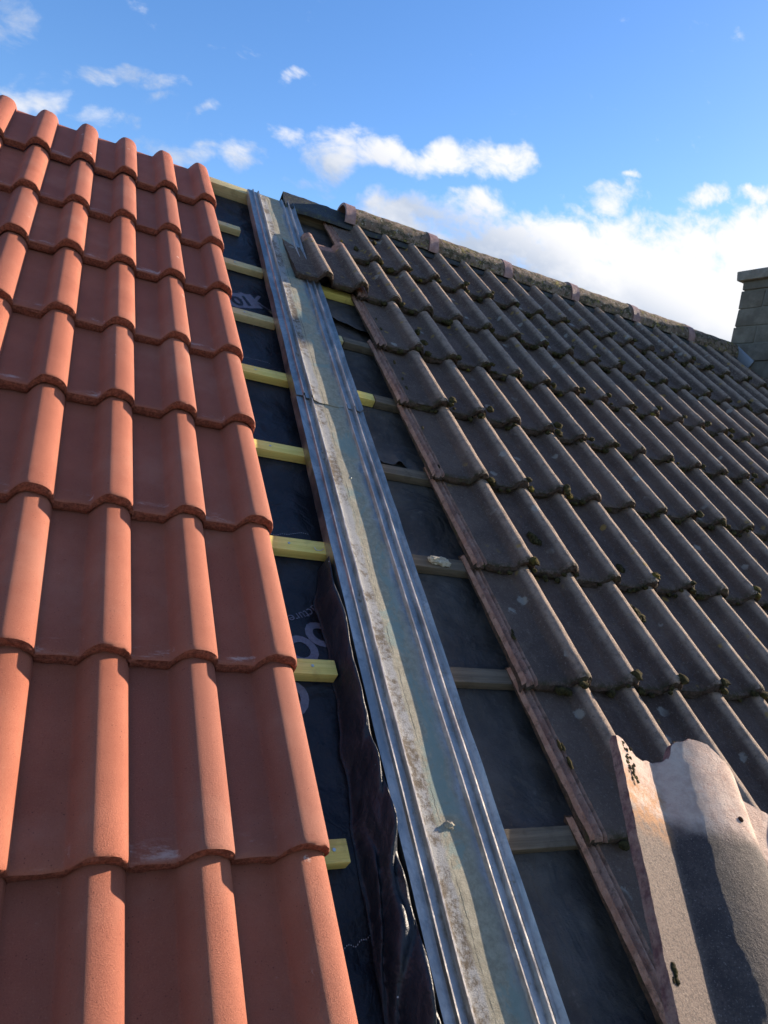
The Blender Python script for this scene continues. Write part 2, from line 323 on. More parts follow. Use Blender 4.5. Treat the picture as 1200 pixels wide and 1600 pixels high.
# ------------------------------------------------------------------ helpers
def tag(o, label=None, cat=None, group=None, kind=None):
    for k, v in (('label', label), ('category', cat), ('group', group), ('kind', kind)):
        if v: o[k] = v
    return o
def place(o, u=0, v=0, z=0, rot=None, parent=None):
    mt = ROOF @ Matrix.Translation((u, v, z))
    if rot is not None: mt = mt @ rot
    o.matrix_world = mt
def mesh_from(name, verts, faces, mats, midx=None, smooth=35):
    me = bpy.data.meshes.new(name); me.from_pydata([tuple(v) for v in verts], [], faces)
    for mm in mats: me.materials.append(mm)
    if midx is not None: me.polygons.foreach_set('material_index', midx)
    if smooth: 
        me.polygons.foreach_set('use_smooth', [True]*len(me.polygons)); me.set_sharp_from_angle(angle=math.radians(smooth))
    me.update(); return me
def obj(name, me, parent=None):
    o = bpy.data.objects.new(name, me); col.objects.link(o)
    if parent: o.parent = parent
    return o
def ns(x, y, z, s=1.0, seed=0): return noise.noise(Vector((x*s+seed*7.3, y*s+seed*3.1, z*s+seed)))
def sst(a, b, x):
    t = min(1, max(0, (x-a)/(b-a))); return t*t*(3-2*t)

def slab(xs, ys, top, thick, mats, tail=.0, head=.0, seed=0, layers=4, rough=.002, skirt=None, smooth=40, topmat=None, headfn=None, tailfn=None, leftrough=0.0):
    """closed curved slab: xs across, ys from tail to head; top(x,y) surface, thickness downwards; ragged rim"""
    nx, ny, nl = len(xs), len(ys), layers
    V, idx = [], {}
    def vid(i, j, k):
        key = (i, j, k)
        if key in idx: return idx[key]
        x, y = xs[i], ys[j]; zt = top(x, y); th = thick(x, y) if callable(thick) else thick
        z = zt - th*k/nl
        if headfn: y = y + headfn(x)*sst(ys[0]+(ys[-1]-ys[0])*.55, ys[-1], y)
        if tailfn: y = y + tailfn(x)*(1-sst(ys[0], ys[0]+.03, y))
        rim = (j == 0 or j == ny-1 or i == 0 or i == nx-1)
        if j == 0 or j == ny-1:
            s = -1 if j == 0 else 1
            y += s*(ns(x, y, z, 160, seed)*rough*1.2 + ns(x, y, z, 45, seed+3)*rough*(1.2 if j == 0 else 2)) - s*(rough*.8 if k in (0, nl) else 0)
            z += ns(x, y, z, 120, seed+5)*rough*(.35 if k == 0 else .9 if k == nl else .5)
        if i == 0 and leftrough:
            x += ns(x, y, z, 90, seed+9)*leftrough + ns(x, y, z, 30, seed+2)*leftrough
        idx[key] = len(V); V.append((x, y, z)); return idx[key]
    Fc, Mi = [], []
    for i in range(nx-1):
        for j in range(ny-1):
            Fc.append((vid(i, j, 0), vid(i+1, j, 0), vid(i+1, j+1, 0), vid(i, j+1, 0))); Mi.append(topmat(xs[i]*.5+xs[i+1]*.5, ys[j]) if topmat else 0)
            Fc.append((vid(i, j, nl), vid(i, j+1, nl), vid(i+1, j+1, nl), vid(i+1, j, nl))); Mi.append(1)
    for k in range(nl):
        for i in range(nx-1):
            Fc.append((vid(i, 0, k+1), vid(i+1, 0, k+1), vid(i+1, 0, k), vid(i, 0, k))); Mi.append(1)
            Fc.append((vid(i, ny-1, k), vid(i+1, ny-1, k), vid(i+1, ny-1, k+1), vid(i, ny-1, k+1))); Mi.append(1)
        for j in range(ny-1):
            Fc.append((vid(0, j, k), vid(0, j+1, k), vid(0, j+1, k+1), vid(0, j, k+1))); Mi.append(1)
            Fc.append((vid(nx-1, j, k+1), vid(nx-1, j+1, k+1), vid(nx-1, j+1, k), vid(nx-1, j, k))); Mi.append(1)
    return V, Fc, Mi

def box_mesh(name, boxes, mats, bevel=.0015, seed=0, jitter=0.0):
    bm_ = bmesh.new(); r = random.Random(seed)
    for bx in boxes:
        x0, x1, y0, y1, z0, z1 = bx[:6]; mi = bx[6] if len(bx) > 6 else 0
        vs = [bm_.verts.new((x+r.uniform(-jitter, jitter), y+r.uniform(-jitter, jitter), z+r.uniform(-jitter, jitter))) for z in (z0, z1) for y in (y0, y1) for x in (x0, x1)]
        fs = [bm_.faces.new([vs[i] for i in q]) for q in ((0, 2, 3, 1), (4, 5, 7, 6), (0, 1, 5, 4), (2, 6, 7, 3), (0, 4, 6, 2), (1, 3, 7, 5))]
        for f_ in fs: f_.material_index = mi
        if bevel:
            es = list({e for f_ in fs for e in f_.edges}); rr = bmesh.ops.bevel(bm_, geom=es, offset=bevel, segments=2, affect='EDGES', profile=.6)
            for f_ in rr['faces']: f_.material_index = mi
    me = bpy.data.meshes.new(name); bm_.to_mesh(me); bm_.free()
    for mm in mats: me.materials.append(mm)
    me.polygons.foreach_set('use_smooth', [True]*len(me.polygons)); me.set_sharp_from_angle(angle=math.radians(40))
    return me

def lump_mesh(name, centers, mats, seed=0, sub=2):
    """ragged clumps: (x,y,z,rx,ry,rz) each"""
    V, Fc = [], []
    b0 = bmesh.new(); bmesh.ops.create_icosphere(b0, subdivisions=sub, radius=1); bv = [v.co.copy() for v in b0.verts]; bf = [tuple(v.index for v in f_.verts) for f_ in b0.faces]; b0.free()
    for q, (x, y, z, rx, ry, rz) in enumerate(centers):
        n0 = len(V)
        for c in bv:
            k = 1+.55*noise.noise(c*1.7+Vector((q*3.7, seed, 0)))+.35*noise.noise(c*4.3+Vector((q*1.7, seed, 5)))
            V.append((x+c.x*rx*k, y+c.y*ry*k, z+c.z*rz*k))
        Fc += [tuple(i+n0 for i in f_) for f_ in bf]
    return mesh_from(name, V, Fc, mats, smooth=60)

# ------------------------------------------------------------------ ground far below
bm_ = bmesh.new(); bmesh.ops.create_grid(bm_, x_segments=8, y_segments=8, size=1500)
me = bpy.data.meshes.new('ground'); bm_.to_mesh(me); bm_.free(); me.materials.append(GROUND)
g = obj('ground', me); tag(g, kind='structure')

# ------------------------------------------------------------------ levels
TH = .028/.355                         # slope of a tile on its neighbours
BZ = -.044                             # top of the battens
UZ = -.0735                            # membrane level at the battens
APEX = 2.95
RED_V = [-.352, .0028, .3503, .7177, 1.088, 1.4223, 1.7977, 2.1368, 2.5302]
BR_V = [-.370, -.0107, .3332, .6901, 1.048, 1.4018, 1.7566, 2.115, 2.470]
BAT_V = [round(q+.007*(q+.434)/1.11, 4) for q in (-.31, .040, .400, .738, 1.095, 1.457, 1.80, 2.165, 2.495)]

# ------------------------------------------------------------------ red tiles
PR = .15
def roll_shape(t, rise=.36, p=2.6):
    # a small soft foot on the left, a broad round back, a steep right flank
    if t < .06: return .10*(t/.06)**1.5
    s = (t-.06)/rise
    if s < 1: return .10+.90*math.sin(s*math.pi/2)**.9
    s = (t-.06-rise)/(.94-rise); return math.sqrt(max(0, 1-s**p))
def red_top(x, y):
    drop = y*TH
    if x < 0 and x > -.004: return .0 - drop
    if x < 0:   # hidden side lock: two low ribs in a channel
        z = -.011 + .006*max(0, 1-abs(x+.026)/.004) + .006*max(0, 1-abs(x+.014)/.004)
        return z - drop
    q = x % PR if x < 2*PR-1e-4 else PR-.0003
    if x >= PR-1e-6 and x < PR+1e-6: q = 0
    z = 0.0
    if q < .064: z = 0
    else:
        t = (q-.064)/(PR-.064)
        z = .038*roll_shape(t)
    if x > 2*PR-.004: z = max(z, .0045)
    # rounded tail lip
    lip = .0035*(1-min(1, y/.009))**2
    return z - drop - lip
xs = [-.034, -.030, -.026, -.022, -.018, -.014, -.010, -.003, 0, .0004, .001, .002, .003, .0045, .006, .007, .008, .0088, .0095, .012, .02, .04, .064]
for b in (0, PR):
    if b: xs += [b+.0008, b+.02, b+.04, b+.064]
    xs += [b+.064+(PR-.064)*t for t in (.03, .06, .10, .16, .24, .32, .40, .48, .55, .62, .68, .74, .80, .85, .89, .93, .96, .98, .995)]
xs.append(.3006); xs = sorted(x for x in set(round(x, 5) for x in xs) if x <= .3006)
ys = [0, .002, .005, .009, .02, .04, .07, .11, .16, .21, .27, .33, .38, .415]
def thick_red(x, y): return .022-.011*sst(.05, .30, y) if x > 0 else .010-.004*sst(.05, .30, y)
red_meshes = []
for s in range(5):
    V, Fc, Mi = slab(xs, ys, red_top, thick_red, None, seed=s+11, rough=.0022)
    red_meshes.append(mesh_from('red_roof_tile', V, Fc, [RED, RED_EDGE], Mi, smooth=38))
ORD = ['bottom', 'second', 'third', 'fourth', 'fifth', 'sixth', 'seventh', 'eighth', 'ninth']
REDC = ['right-hand edge column', 'second column from its right edge', 'third column from its right edge', 'fourth column from its right edge']
for r, v in enumerate(RED_V):
    for c in range(4 if r > 4 else 3):
        o_ = obj('pantile', red_meshes[(r*3+c*2) % 5])
        rot = Matrix.Rotation(rnd.uniform(-.0006, .0006), 4, 'Z') @ Matrix.Rotation(rnd.uniform(-.002, .002), 4, 'Y')
        place(o_, -.30*(c+1)+rnd.uniform(-.0002, .0002), v+rnd.uniform(-.0015, .0015), rnd.uniform(-.0006, .0006), rot)
        row = 'bottom course' if r == 0 else ('top course under the sky' if r == 8 else ORD[r]+' course from the bottom')
        tag(o_, f'new red tile, {row}, {REDC[c]}', 'tile', 'new red tiles left of the stripped strip')

# ------------------------------------------------------------------ brown tiles
PB = .147; U0 = .570
def brown_profile(x):
    if x < 0:
        return -.012 + .0130*math.exp(-((x+.0315)/.0036)**2) + .0115*math.exp(-((x+.0110)/.0062)**2)
    q = x - (PB if x >= PB-1e-6 else 0)
    z = 0.0
    if q > .084: z = .036*roll_shape((q-.084)/(PB-.084), .44, 2.2)
    else: z = -.0020*math.sin(q/.084*math.pi)
    return z
def brown_top(seed):
    def f(x, y):
        z = brown_profile(x) - y*TH
        z -= .006*(1-min(1, y/.014))**2
        z += ns(x, y, 0, 28, seed)*.0014 + ns(x, y, 0, 75, seed)*.0008*(1 if x > 0 else 1.6)
        return z
    return f
xb = [-.037, -.034, -.031, -.028, -.024, -.020, -.016, -.012, -.008, -.004, 0, .01, .03, .05]
for b in (0, PB):
    if b: xb += [b+.001, b+.01, b+.03, b+.05]
    xb += [b+.065, b+.080]+[b+.084+(PB-.084)*t for t in (.03, .06, .10, .16, .24, .32, .40, .48, .55, .60, .66, .72, .78, .83, .88, .92, .95, .975, .99)]
xb = sorted(set(round(x, 5) for x in xb if x <= .2925))
yb = [0, .004, .009, .015, .03, .05, .075, .10, .13, .16, .20, .24, .28, .32, .36, .40, .42]
def thick_b(x, y): return .023-.011*sst(.06, .30, y) if x > 0 else .012-.005*sst(.06, .30, y)
brown_meshes = []
for s in range(7):
    V, Fc, Mi = slab(xb, yb, brown_top(s+31), thick_b, None, seed=s+51, rough=.0055, topmat=lambda x, y: 2 if x < -.001 else 0, leftrough=.0018)
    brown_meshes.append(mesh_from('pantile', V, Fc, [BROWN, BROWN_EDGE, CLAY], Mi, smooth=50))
UPW = ['bottom', 'second', 'third', 'fourth', 'fifth', 'sixth', 'seventh', 'eighth', 'top']
COLW = ['first', 'second', 'third', 'fourth', 'fifth', 'sixth', 'seventh', 'eighth', 'ninth', 'tenth', 'eleventh', 'twelfth']
NC = {0: 3, 1: 4, 2: 5, 3: 7, 4: 8, 5: 9, 6: 10, 7: 10, 8: 10}
for r, v in enumerate(BR_V):
    off = {4: -.008, 5: -.020, 6: -.012, 0: 0.0}.get(r, 0) + rnd.uniform(-.003, .003)
    for c in range(NC[r]):
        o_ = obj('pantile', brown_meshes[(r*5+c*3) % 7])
        rot = Matrix.Rotation(rnd.uniform(-.006, .006), 4, 'Z') @ Matrix.Rotation(rnd.uniform(-.004, .004), 4, 'Y')
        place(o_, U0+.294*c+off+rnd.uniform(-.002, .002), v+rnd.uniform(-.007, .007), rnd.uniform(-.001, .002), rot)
        row = UPW[r]+' course of old tiles'
        cw = 'end tile showing clay rib' if c == 0 else COLW[c]+' from the left'
        look = 'lichen-spotted brown tile' if r >= 6 else 'mossy dark brown tile'
        tag(o_, f'{look}, {row}, {cw}', 'tile', 'old brown tiles right of the stripped strip')

# the odd tile reaching out over the gutter, its head bare and its left side broken away
def head_o(x): return ns(x, 0, 0, 40, 4)*.006 - .003
V, Fc, Mi = slab([x for x in xb if x >= 0], yb, brown_top(77), .019, None, seed=90, rough=.005, leftrough=.0025, headfn=head_o,
                 topmat=lambda x, y: 2 if y > .355 else 0)
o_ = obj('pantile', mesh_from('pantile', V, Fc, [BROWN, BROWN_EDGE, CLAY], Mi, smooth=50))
place(o_, U0-.297, 2.118, .008, Matrix.Rotation(.012, 4, 'Z') @ Matrix.Rotation(-.02, 4, 'Y'))
tag(o_, 'loose brown tile jutting out over the metal gutter, left edge broken, head bare', 'tile', 'old brown tiles right of the stripped strip')

# ------------------------------------------------------------------ membrane, felt, battens
def sag(u, v, seed):
    zb = UZ
    d = min(abs(v-(b-.018)) for b in BAT_V+[2.90])
    s = sst(.018, .13, d)
    z = zb - .008*s + s*(ns(u, v, 0, 6, seed)*.010 + ns(u*1.8, v*.9, 0, 17, seed)*.0045 + abs(ns(u+v*.5, v*.6, 0, 9, seed+2))*-.010)
    return min(z, zb)
def sheet(name, u0, u1, v0, v1, fn, mat, step=.012, thick=.0012, flat_to=None):
    nu = int((u1-u0)/step)+1; nv = int((v1-v0)/step)+1; V = []; Fc = []
    for k in (0, 1):
        for j in range(nv+1):
            for i in range(nu+1):
                u = u0+(u1-u0)*i/nu; v = v0+(v1-v0)*j/nv; V.append((u, v, fn(u, v)-k*thick))
    w = nu+1; h = w*(nv+1)
    for j in range(nv):
        for i in range(nu):
            a = j*w+i; Fc.append((a, a+1, a+w+1, a+w)); Fc.append((h+a, h+a+w, h+a+w+1, h+a+1))
    for i in range(nu):
        Fc.append((i, h+i, h+i+1, i+1)); a = nv*w+i; Fc.append((a, a+1, h+a+1, h+a))
    for j in range(nv):
        a = j*w; Fc.append((a, a+w, h+a+w, h+a)); a = j*w+nu; Fc.append((a, h+a, h+a+w, a+w))
    return V, Fc
APZ = lambda z: APEX + z*math.tan(PITCH)
V, Fc = sheet('m', -.95, .232, -.75, 2.898, lambda u, v: sag(u, v, 1), MEMB, .0115)
memb = obj('underlay_membrane', mesh_from('roof_membrane', V, Fc, [MEMB], smooth=60)); place(memb)
tag(memb, 'black underlay membrane showing between new battens and left gutter edge', 'roofing underlay')
V, Fc = sheet('f', .236, 3.25, -.75, 2.898, lambda u, v: sag(u, v, 5)-.001, FELT, .022)
felt = obj('underlay_felt', mesh_from('roofing_felt', V, Fc, [FELT], smooth=60)); place(felt)
tag(felt, 'old dark grey felt between metal gutter and brown tiles', 'roofing underlay')
az = ROOF @ Vector((0, APEX+UZ*math.tan(PITCH), UZ))
me = mesh_from('rear_roof', [(x, az.y+dy, az.z+dz) for dz0 in (0, -.03) for x in (-.95, 3.9) for dy, dz in ((-.004, dz0), (3.0, dz0-3.0*math.tan(PITCH)))], [(0, 2, 3, 1), (4, 5, 7, 6), (0, 4, 6, 2), (1, 3, 7, 5), (0, 1, 5, 4), (2, 6, 7, 3)], [FELT], smooth=0)
tag(obj('rear_roof', me), kind='structure')
# torn loose lap of the old felt, lying over the flat felt above the batten
def torn(name, u0, u1, v0, v1, seed, lift, label):
    nu, nv = 40, 22; V = []; Fc = []
    for k in (0, 1):
        for j in range(nv+1):
            for i in range(nu+1):
                a = i/nu; b = j/nv; u = u0+(u1-u0)*a
                vb = v0 + ns(a*3, 0, 0, 1.3, seed)*.045 + ns(a*11, 0, 0, 1.3, seed)*.010 - .07*a
                v = vb+(v1-vb)*b
                z = UZ+.002 + lift*(1-b)**2*(.5+.8*abs(ns(a*4, b, 0, 1.2, seed+4))) + .004*ns(u*14, v*14, 0, 1, seed)*(b < .98)
                V.append((u, v, max(z, UZ+.0012)-k*.0012))
    w = nu+1; h = w*(nv+1)
    for j in range(nv):
        for i in range(nu): a = j*w+i; Fc.append((a, a+1, a+w+1, a+w)); Fc.append((h+a, h+a+w, h+a+w+1, h+a+1))
    for i in range(nu): Fc.append((i, h+i, h+i+1, i+1)); a = nv*w+i; Fc.append((a, a+1, h+a+1, h+a))
    for j in range(nv): a = j*w; Fc.append((a, a+w, h+a+w, h+a)); a = j*w+nu; Fc.append((a, h+a, h+a+w, a+w))
    o_ = obj('torn_felt', mesh_from(name, V, Fc, [FELT], smooth=60), felt); o_['label'] = label; return o_
torn('torn_felt', .36, .60, 1.98, 2.11, 3, .016, 'torn felt lap under the loose brown tile')
torn('torn_felt', .36, .62, 2.62, 2.80, 9, .014, 'felt lap below the ridge strip')
torn('torn_felt', .37, .60, 1.165, 1.25, 14, .020, 'crumpled felt fold beside the gutter')

# membrane flap folded up against the gutter's left side, glossy waves along its edge
def flap_pt(s, t):
    v = .675 - 1.15*s
    g1 = sst(0, .10, s); g2 = sst(.30, .62, s)
    lat = ns(s*6, 0, 0, 1.2, 21)*.012*g1 + ns(s*17, 0, 0, 1.1, 23)*.006*g1
    u0 = .126 - .022*g1 - .026*g2
    u = u0 + (.1395-u0)*t + lat*(1-t)*1.3 + ns(s*9, t*2, 0, 1.1, 31)*.010*g2*math.sin(math.pi*t)
    top = -.022 + .013*g1 + ns(s*7, 0, 0, 1.3, 33)*.014 + ns(s*19, 0, 0, 1.3, 35)*.006
    prof = sst(0, .72, t) - .55*sst(.78, 1.0, t)
    z = UZ+.002 + (top-UZ)*prof
    z += g2*math.sin(math.pi*t)*(abs(ns(s*8+t*1.2, t*2.2, 0, 1.2, 41))*.07-.010) + ns(s*30, t*4, 0, 1.1, 43)*.0025*g1*math.sin(math.pi*t)
    return (u, v, z)
nu, nv = 26, 150; V = []; Fc = []
for k in (0, 1):
    for j in range(nv+1):
        for i in range(nu+1):
            p = flap_pt(j/nv, i/nu); V.append((p[0], p[1], p[2]-.0015*k))
w = nu+1; h = w*(nv+1)
for j in range(nv):
    for i in range(nu): a = j*w+i; Fc.append((a, a+w, a+w+1, a+1)); Fc.append((h+a, h+a+1, h+a+w+1, h+a+w))
for i in range(nu): Fc.append((i, i+1, h+i+1, h+i)); a = nv*w+i; Fc.append((a, h+a, h+a+1, a+1))
for j in range(nv): a = j*w; Fc.append((a, h+a, h+a+w, a+w)); a = j*w+nu; Fc.append((a, a+w, h+a+w, h+a))
fl = obj('folded_flap', mesh_from('folded_flap', V, Fc, [MEMB], smooth=70), memb); fl['label'] = 'glossy crumpled flap of membrane pushed up beside the gutter'

# printing on the membrane
def lettering(txt, u, v, size, ang, name='printed_lettering', curve_r=None, stretch=1.0, bold=0.0, mat=PRINT, lift=.0012):
    cu = bpy.data.curves.new('t', 'FONT'); cu.body = txt; cu.size = size; cu.offset = bold; cu.resolution_u = 4; cu.align_x = 'CENTER'; cu.align_y = 'CENTER'
    to = bpy.data.objects.new('t', cu); col.objects.link(to)
    dg = bpy.context.evaluated_depsgraph_get(); me = bpy.data.meshes.new_from_object(to.evaluated_get(dg))
    bpy.data.objects.remove(to); bpy.data.curves.remove(cu)
    b = bmesh.new(); b.from_mesh(me)
    for _ in range(3):
        long_ = [e for e in b.edges if e.calc_length() > .006]
        if not long_: break
        bmesh.ops.subdivide_edges(b, edges=long_, cuts=1); bmesh.ops.triangulate(b, faces=b.faces[:])
    ca, sa = math.cos(ang), math.sin(ang)
    for q in b.verts:
        x, y = q.co.x*stretch, q.co.y
        if curve_r: th = x/curve_r; x, y = math.sin(th)*(curve_r+y), math.cos(th)*(curve_r+y)-curve_r
        uu, vv = u+x*ca-y*sa, v+x*sa+y*ca
        q.co = (uu, vv, sag(uu, vv, 1)+lift)
    b.to_mesh(me); b.free(); me.materials.clear(); me.materials.append(mat)
    o_ = obj(name, me, memb); return o_
lettering('manufactured in', .092, .560, .034, math.radians(-143), curve_r=.16, lift=.0015)
for ch, uu, vv, aa in (('O', .105, .500, -128), ('O', .050, .452, -150), ('C', .018, .335, 175)):
    lettering(ch, uu, vv, .098, math.radians(aa), bold=.0045, stretch=.92)
lettering('X', .122, 1.985, .13, math.radians(200), stretch=1.1)
b = bmesh.new()
pl = [(-.065, -.045), (.045, -.045), (.075, .0), (.045, .045), (-.065, .045)]
ca, sa = math.cos(math.radians(205)), math.sin(math.radians(205))
def pp(x, y): uu, vv = .070+x*ca-y*sa, 1.950+x*sa+y*ca; return (uu, vv, sag(uu, vv, 1)+.0009)
f0 = b.faces.new([b.verts.new((x, y, 0)) for x, y in pl])
for _ in range(3): bmesh.ops.subdivide_edges(b, edges=b.edges[:], cuts=1, use_grid_fill=True); bmesh.ops.triangulate(b, faces=b.faces[:])
for q in b.verts: q.co = pp(q.co.x, q.co.y)
me = bpy.data.meshes.new('printed_badge'); b.to_mesh(me); b.free(); me.materials.append(PRINT); obj('printed_badge', me, memb)
lettering('10', .070, 1.950, .075, math.radians(205), name='badge_lettering', mat=MEMB, bold=.002, lift=.0024)
# faint stitched lap lines
def chalk(v, u0, u1, sl):
    V = []; Fc = []; n = 46
    for i in range(n):
        if i % 2: continue
        for a, dv in ((i/n, 0), ((i+1)/n, 0), ((i+1)/n, .0018), (i/n, .0018)):
            u = u0+(u1-u0)*a; vv = v+dv+sl*a+ns(a*6, 0, 0, 1, 4)*.008; V.append((u, vv, sag(u, vv, 1)+.0012))
        k = len(V)-4; Fc.append((k, k+1, k+2, k+3))
    obj('lap_line', mesh_from('lap_line', V, Fc, [CHALK], smooth=0), memb)
chalk(.775, .0, .13, .03); chalk(1.585, 0, .13, -.01); chalk(-.115, .03, .12, .035)

rb = random.Random(3)
def batten(u0, u1, vtop, mat, label, w=.038, h=.0265, z=BZ, tilt=0, extra=None):
    root = obj('timber_batten', box_mesh('roof_batten', [(0, u1-u0, -w, 0, -h, 0)], [mat], .0022, rb.randint(0, 999), .0012))
    place(root, u0, vtop, z, Matrix.Rotation(tilt, 4, 'Z')); tag(root, label, 'batten', 'battens across the stripped strip')
    return root
def nail(parent, x, y):
    bm2 = bmesh.new(); bmesh.ops.create_cone(bm2, cap_ends=True, segments=14, radius1=.0032, radius2=.0030, depth=.0014, matrix=Matrix.Translation((x, y, .0006)))
    me = bpy.data.meshes.new('nail_head'); bm2.to_mesh(me); bm2.free(); me.materials.append(NAIL); o_ = obj('nail_head', me, parent)
left_end = [.07, .056, .106, .165, .165, .165, .165, .165, .108]
lw = ['lowest', 'second', 'third', 'fourth', 'fifth', 'sixth', 'seventh', 'eighth', 'ninth']
for i, v in enumerate(BAT_V):
    if i == 0:
        pass
    fresh = i in (1, 2, 3, 4, 5)
    t_ = {1: 'lowest cut end, short of the gutter', 2: 'short end beside the large printed letters', 3: 'bright with a knot and a nail at the gutter',
          4: 'next below the gutter lap joint', 5: 'next above the gutter lap joint', 6: 'pale, just below the printed badge', 7: 'pale, just above the printed badge',
          8: 'short end nearest the ridge board', 0: 'below the lowest visible red tile edge'}[i]
    bt = batten(-.95, left_end[i], v, PINE if fresh else PALE, f'yellow batten left of gutter, {t_}')
    nail(bt, .95+.055 if left_end[i] > .06 else .95+.03, -.018)
rl = {0: ('OLDW',), }
for i, v in enumerate(BAT_V[:8]):
    u0 = .372
    names = {0: 'below the frame bottom', 1: 'lowest in view, beside the tile held up close', 2: 'second one up', 3: 'carrying a lump of mortar', 4: 'beside the crumpled felt fold', 5: 'meeting a yellow stub level with the lap joint',
             6: 'split near the gutter, level with the torn felt', 7: 'new yellow one under the loose tile'}[i]
    if i == 7: batten(u0, 3.2, v, PINE, f'right batten, {names}'); continue
    if i == 5:
        batten(u0, .452, v+.002, PINE, 'short yellow batten stub right of the gutter at its lap joint', h=.0275)
        batten(.455, 3.2, v-.002, OLDW, f'old grey batten right of gutter, {names}', tilt=-.002); continue
    if i == 6:
        batten(u0, .412, v, PALE, 'short weathered batten piece butted against an old batten right of the gutter')
        batten(.415, 3.2, v-.001, OLDW, f'old grey batten right of the gutter, {names}'); continue
    batten(u0, 3.2, v-.001, OLDW, f'old grey batten right of the gutter, {names}')
# ridge board ends under the black strip
root = obj('ridge_board', box_mesh('ridge_board', [(0, .405, -.055, 0, -.050, 0)], [PALE], .002, 5, .001)); place(root, -.05, 2.916, -.026)
tag(root, 'pale timber board along the bare ridge between red tiles and black strip', 'timber board')

root = obj('ridge_board', box_mesh('ridge_board', [(0, 2.9, -.055, 0, -.050, 0)], [OLDW], .002, 6, .001)); place(root, .357, 2.916, -.026)
tag(root, 'dark old board along the ridge beneath the black strip', 'timber board')
# ------------------------------------------------------------------ gutter
def gut_z(x):
    # cross-section of the trough, x from its left edge (0) to its right edge (.236)
    P = [(0, -.030), (.0016, -.001), (.020, -.001), (.0235, .000), (.0255, .0066), (.0285, .0066), (.0350, -.0035), (.049, -.0035), (.0525, .0064), (.0555, .0064), (.063, -.0045), (.072, -.0062), (.12, -.0068), (.158, -.0062),
         (.169, -.0035), (.1728, .0050), (.1755, .0050), (.182, -.003), (.197, -.003), (.2018, .0066), (.2050, .0066), (.2125, -.002), (.224, -.003), (.2335, .006), (.236, -.030)]
    for (a, za), (b, zb) in zip(P, P[1:]):
        if a <= x <= b: return za+(zb-za)*(x-a)/(b-a)
    return P[-1][1]
gx_ = sorted(set([.0255, .0285, .0350, .049, .0525, .0555, .063, .1728, .1755, .182, .197, .2018, .2050, .2125] + [0, .0008, .0018, .003, .008, .016, .020, .0235, .0255, .027, .0288, .0305, .0322, .034, .037, .042, .047, .050, .052, .0535, .0552, .057, .0592, .0615, .066, .072, .08, .09, .10, .11, .12, .13, .14, .15, .158, .163, .169, .1715, .1735, .1752,
                  .177, .179, .181, .186, .192, .198, .2005, .203, .205, .207, .2095, .212, .218, .224, .228, .232, .2335, .2348, .236]))
def gutter(v0, v1, z0, lap, label, seed):
    nv = int((v1-v0)/.016); V = []; Fc = []
    for k in (0, 1):
        for j in range(nv+1):
            y = (v1-v0)*j/nv
            for x in gx_:
                yy_ = y
                if lap and j == 0: yy_ = y + .010*ns(x*30, 0, 0, 1, 3) - .012*(x/.236) + (.006 if gut_z(x) > .003 else 0)
                edge_ = 1-sst(0, .03, min(x, .236-x))
                z = gut_z(x) + ns(x*2, y, 0, 5, seed)*.0022 + edge_*ns(0 if x < .1 else 9, y, 0, 9, seed+1)*.0028
                xo = x*.907 + ns(0, y, 0, 3, seed+4)*.0016
                V.append((xo, yy_, z-.0009*k))
    w = len(gx_); h = w*(nv+1)
    for j in range(nv):
        for i in range(w-1): a = j*w+i; Fc.append((a, a+1, a+w+1, a+w)); Fc.append((h+a, h+a+w, h+a+w+1, h+a+1))
    for i in range(w-1): Fc.append((i, h+i, h+i+1, i+1)); a = nv*w+i; Fc.append((a, a+1, h+a+1, h+a))
    for j in range(nv): a = j*w; Fc.append((a, a+w, h+a+w, h+a)); a = j*w+w-1; Fc.append((a, h+a, h+a+w, a+w))
    o_ = obj('valley_gutter', mesh_from('metal_gutter', V, Fc, [ZINC], smooth=50)); place(o_, .1385+.0095*v0, v0, z0, Matrix.Rotation(-.0095, 4, 'Z'))
    tag(o_, label, 'roof gutter', 'ribbed metal gutter lengths'); return o_
GZ = -.0155
gutter(-.75, 1.352, GZ, False, 'long lower length of ribbed metal gutter with dried silt', 40)
gutter(1.315, 2.885, GZ+.0035, True, 'upper length of ribbed metal gutter lapping over the lower, reaching the ridge', 60)

# ------------------------------------------------------------------ ridge
# black strip folded over the ridge
APW = ROOF @ Vector((0, APEX, 0)); 
def world_obj(name, me, loc, parent=None):
    o_ = obj(name, me, parent); o_.location = loc; return o_
nu, prof = 150, [(-.112, 0), (-.095, 0), (-.07, 0), (-.04, .003), (-.015, .010), (0, .013), (.015, .010), (.05, 0), (.10, 0)]
V = []; Fc = []
for k in (0, 1):
    for i in range(nu+1):
        x = 2.95*i/nu
        for s, up in prof:
            hy = s*math.cos(PITCH); hz = -abs(s)*math.sin(PITCH)+up
            wob = ns(x, s, 0, 9, 3)*.006 + ns(x, s, 0, 30, 5)*.003
            off = .004-.0045*(1 if s < -.11 else 0)
            V.append((x, hy + (ns(x, 0, 0, 12, 8)*.008 if s == prof[0][0] else 0) - k*.0*hy, hz + off*1.0 + wob - k*(.014 if s < -.06 else .008)))
w = len(prof); h = w*(nu+1)
for i in range(nu):
    for j in range(w-1): a = i*w+j; Fc.append((a, a+w, a+w+1, a+1)); Fc.append((h+a, h+a+1, h+a+w+1, h+a+w))
    a = i*w; Fc.append((a, h+a, h+a+w, a+w)); a = i*w+w-1; Fc.append((a, a+w, h+a+w, h+a))
for j in range(w-1): Fc.append((j, j+1, h+j+1, h+j)); a = nu*w+j; Fc.append((a, h+a, h+a+1, a+1))
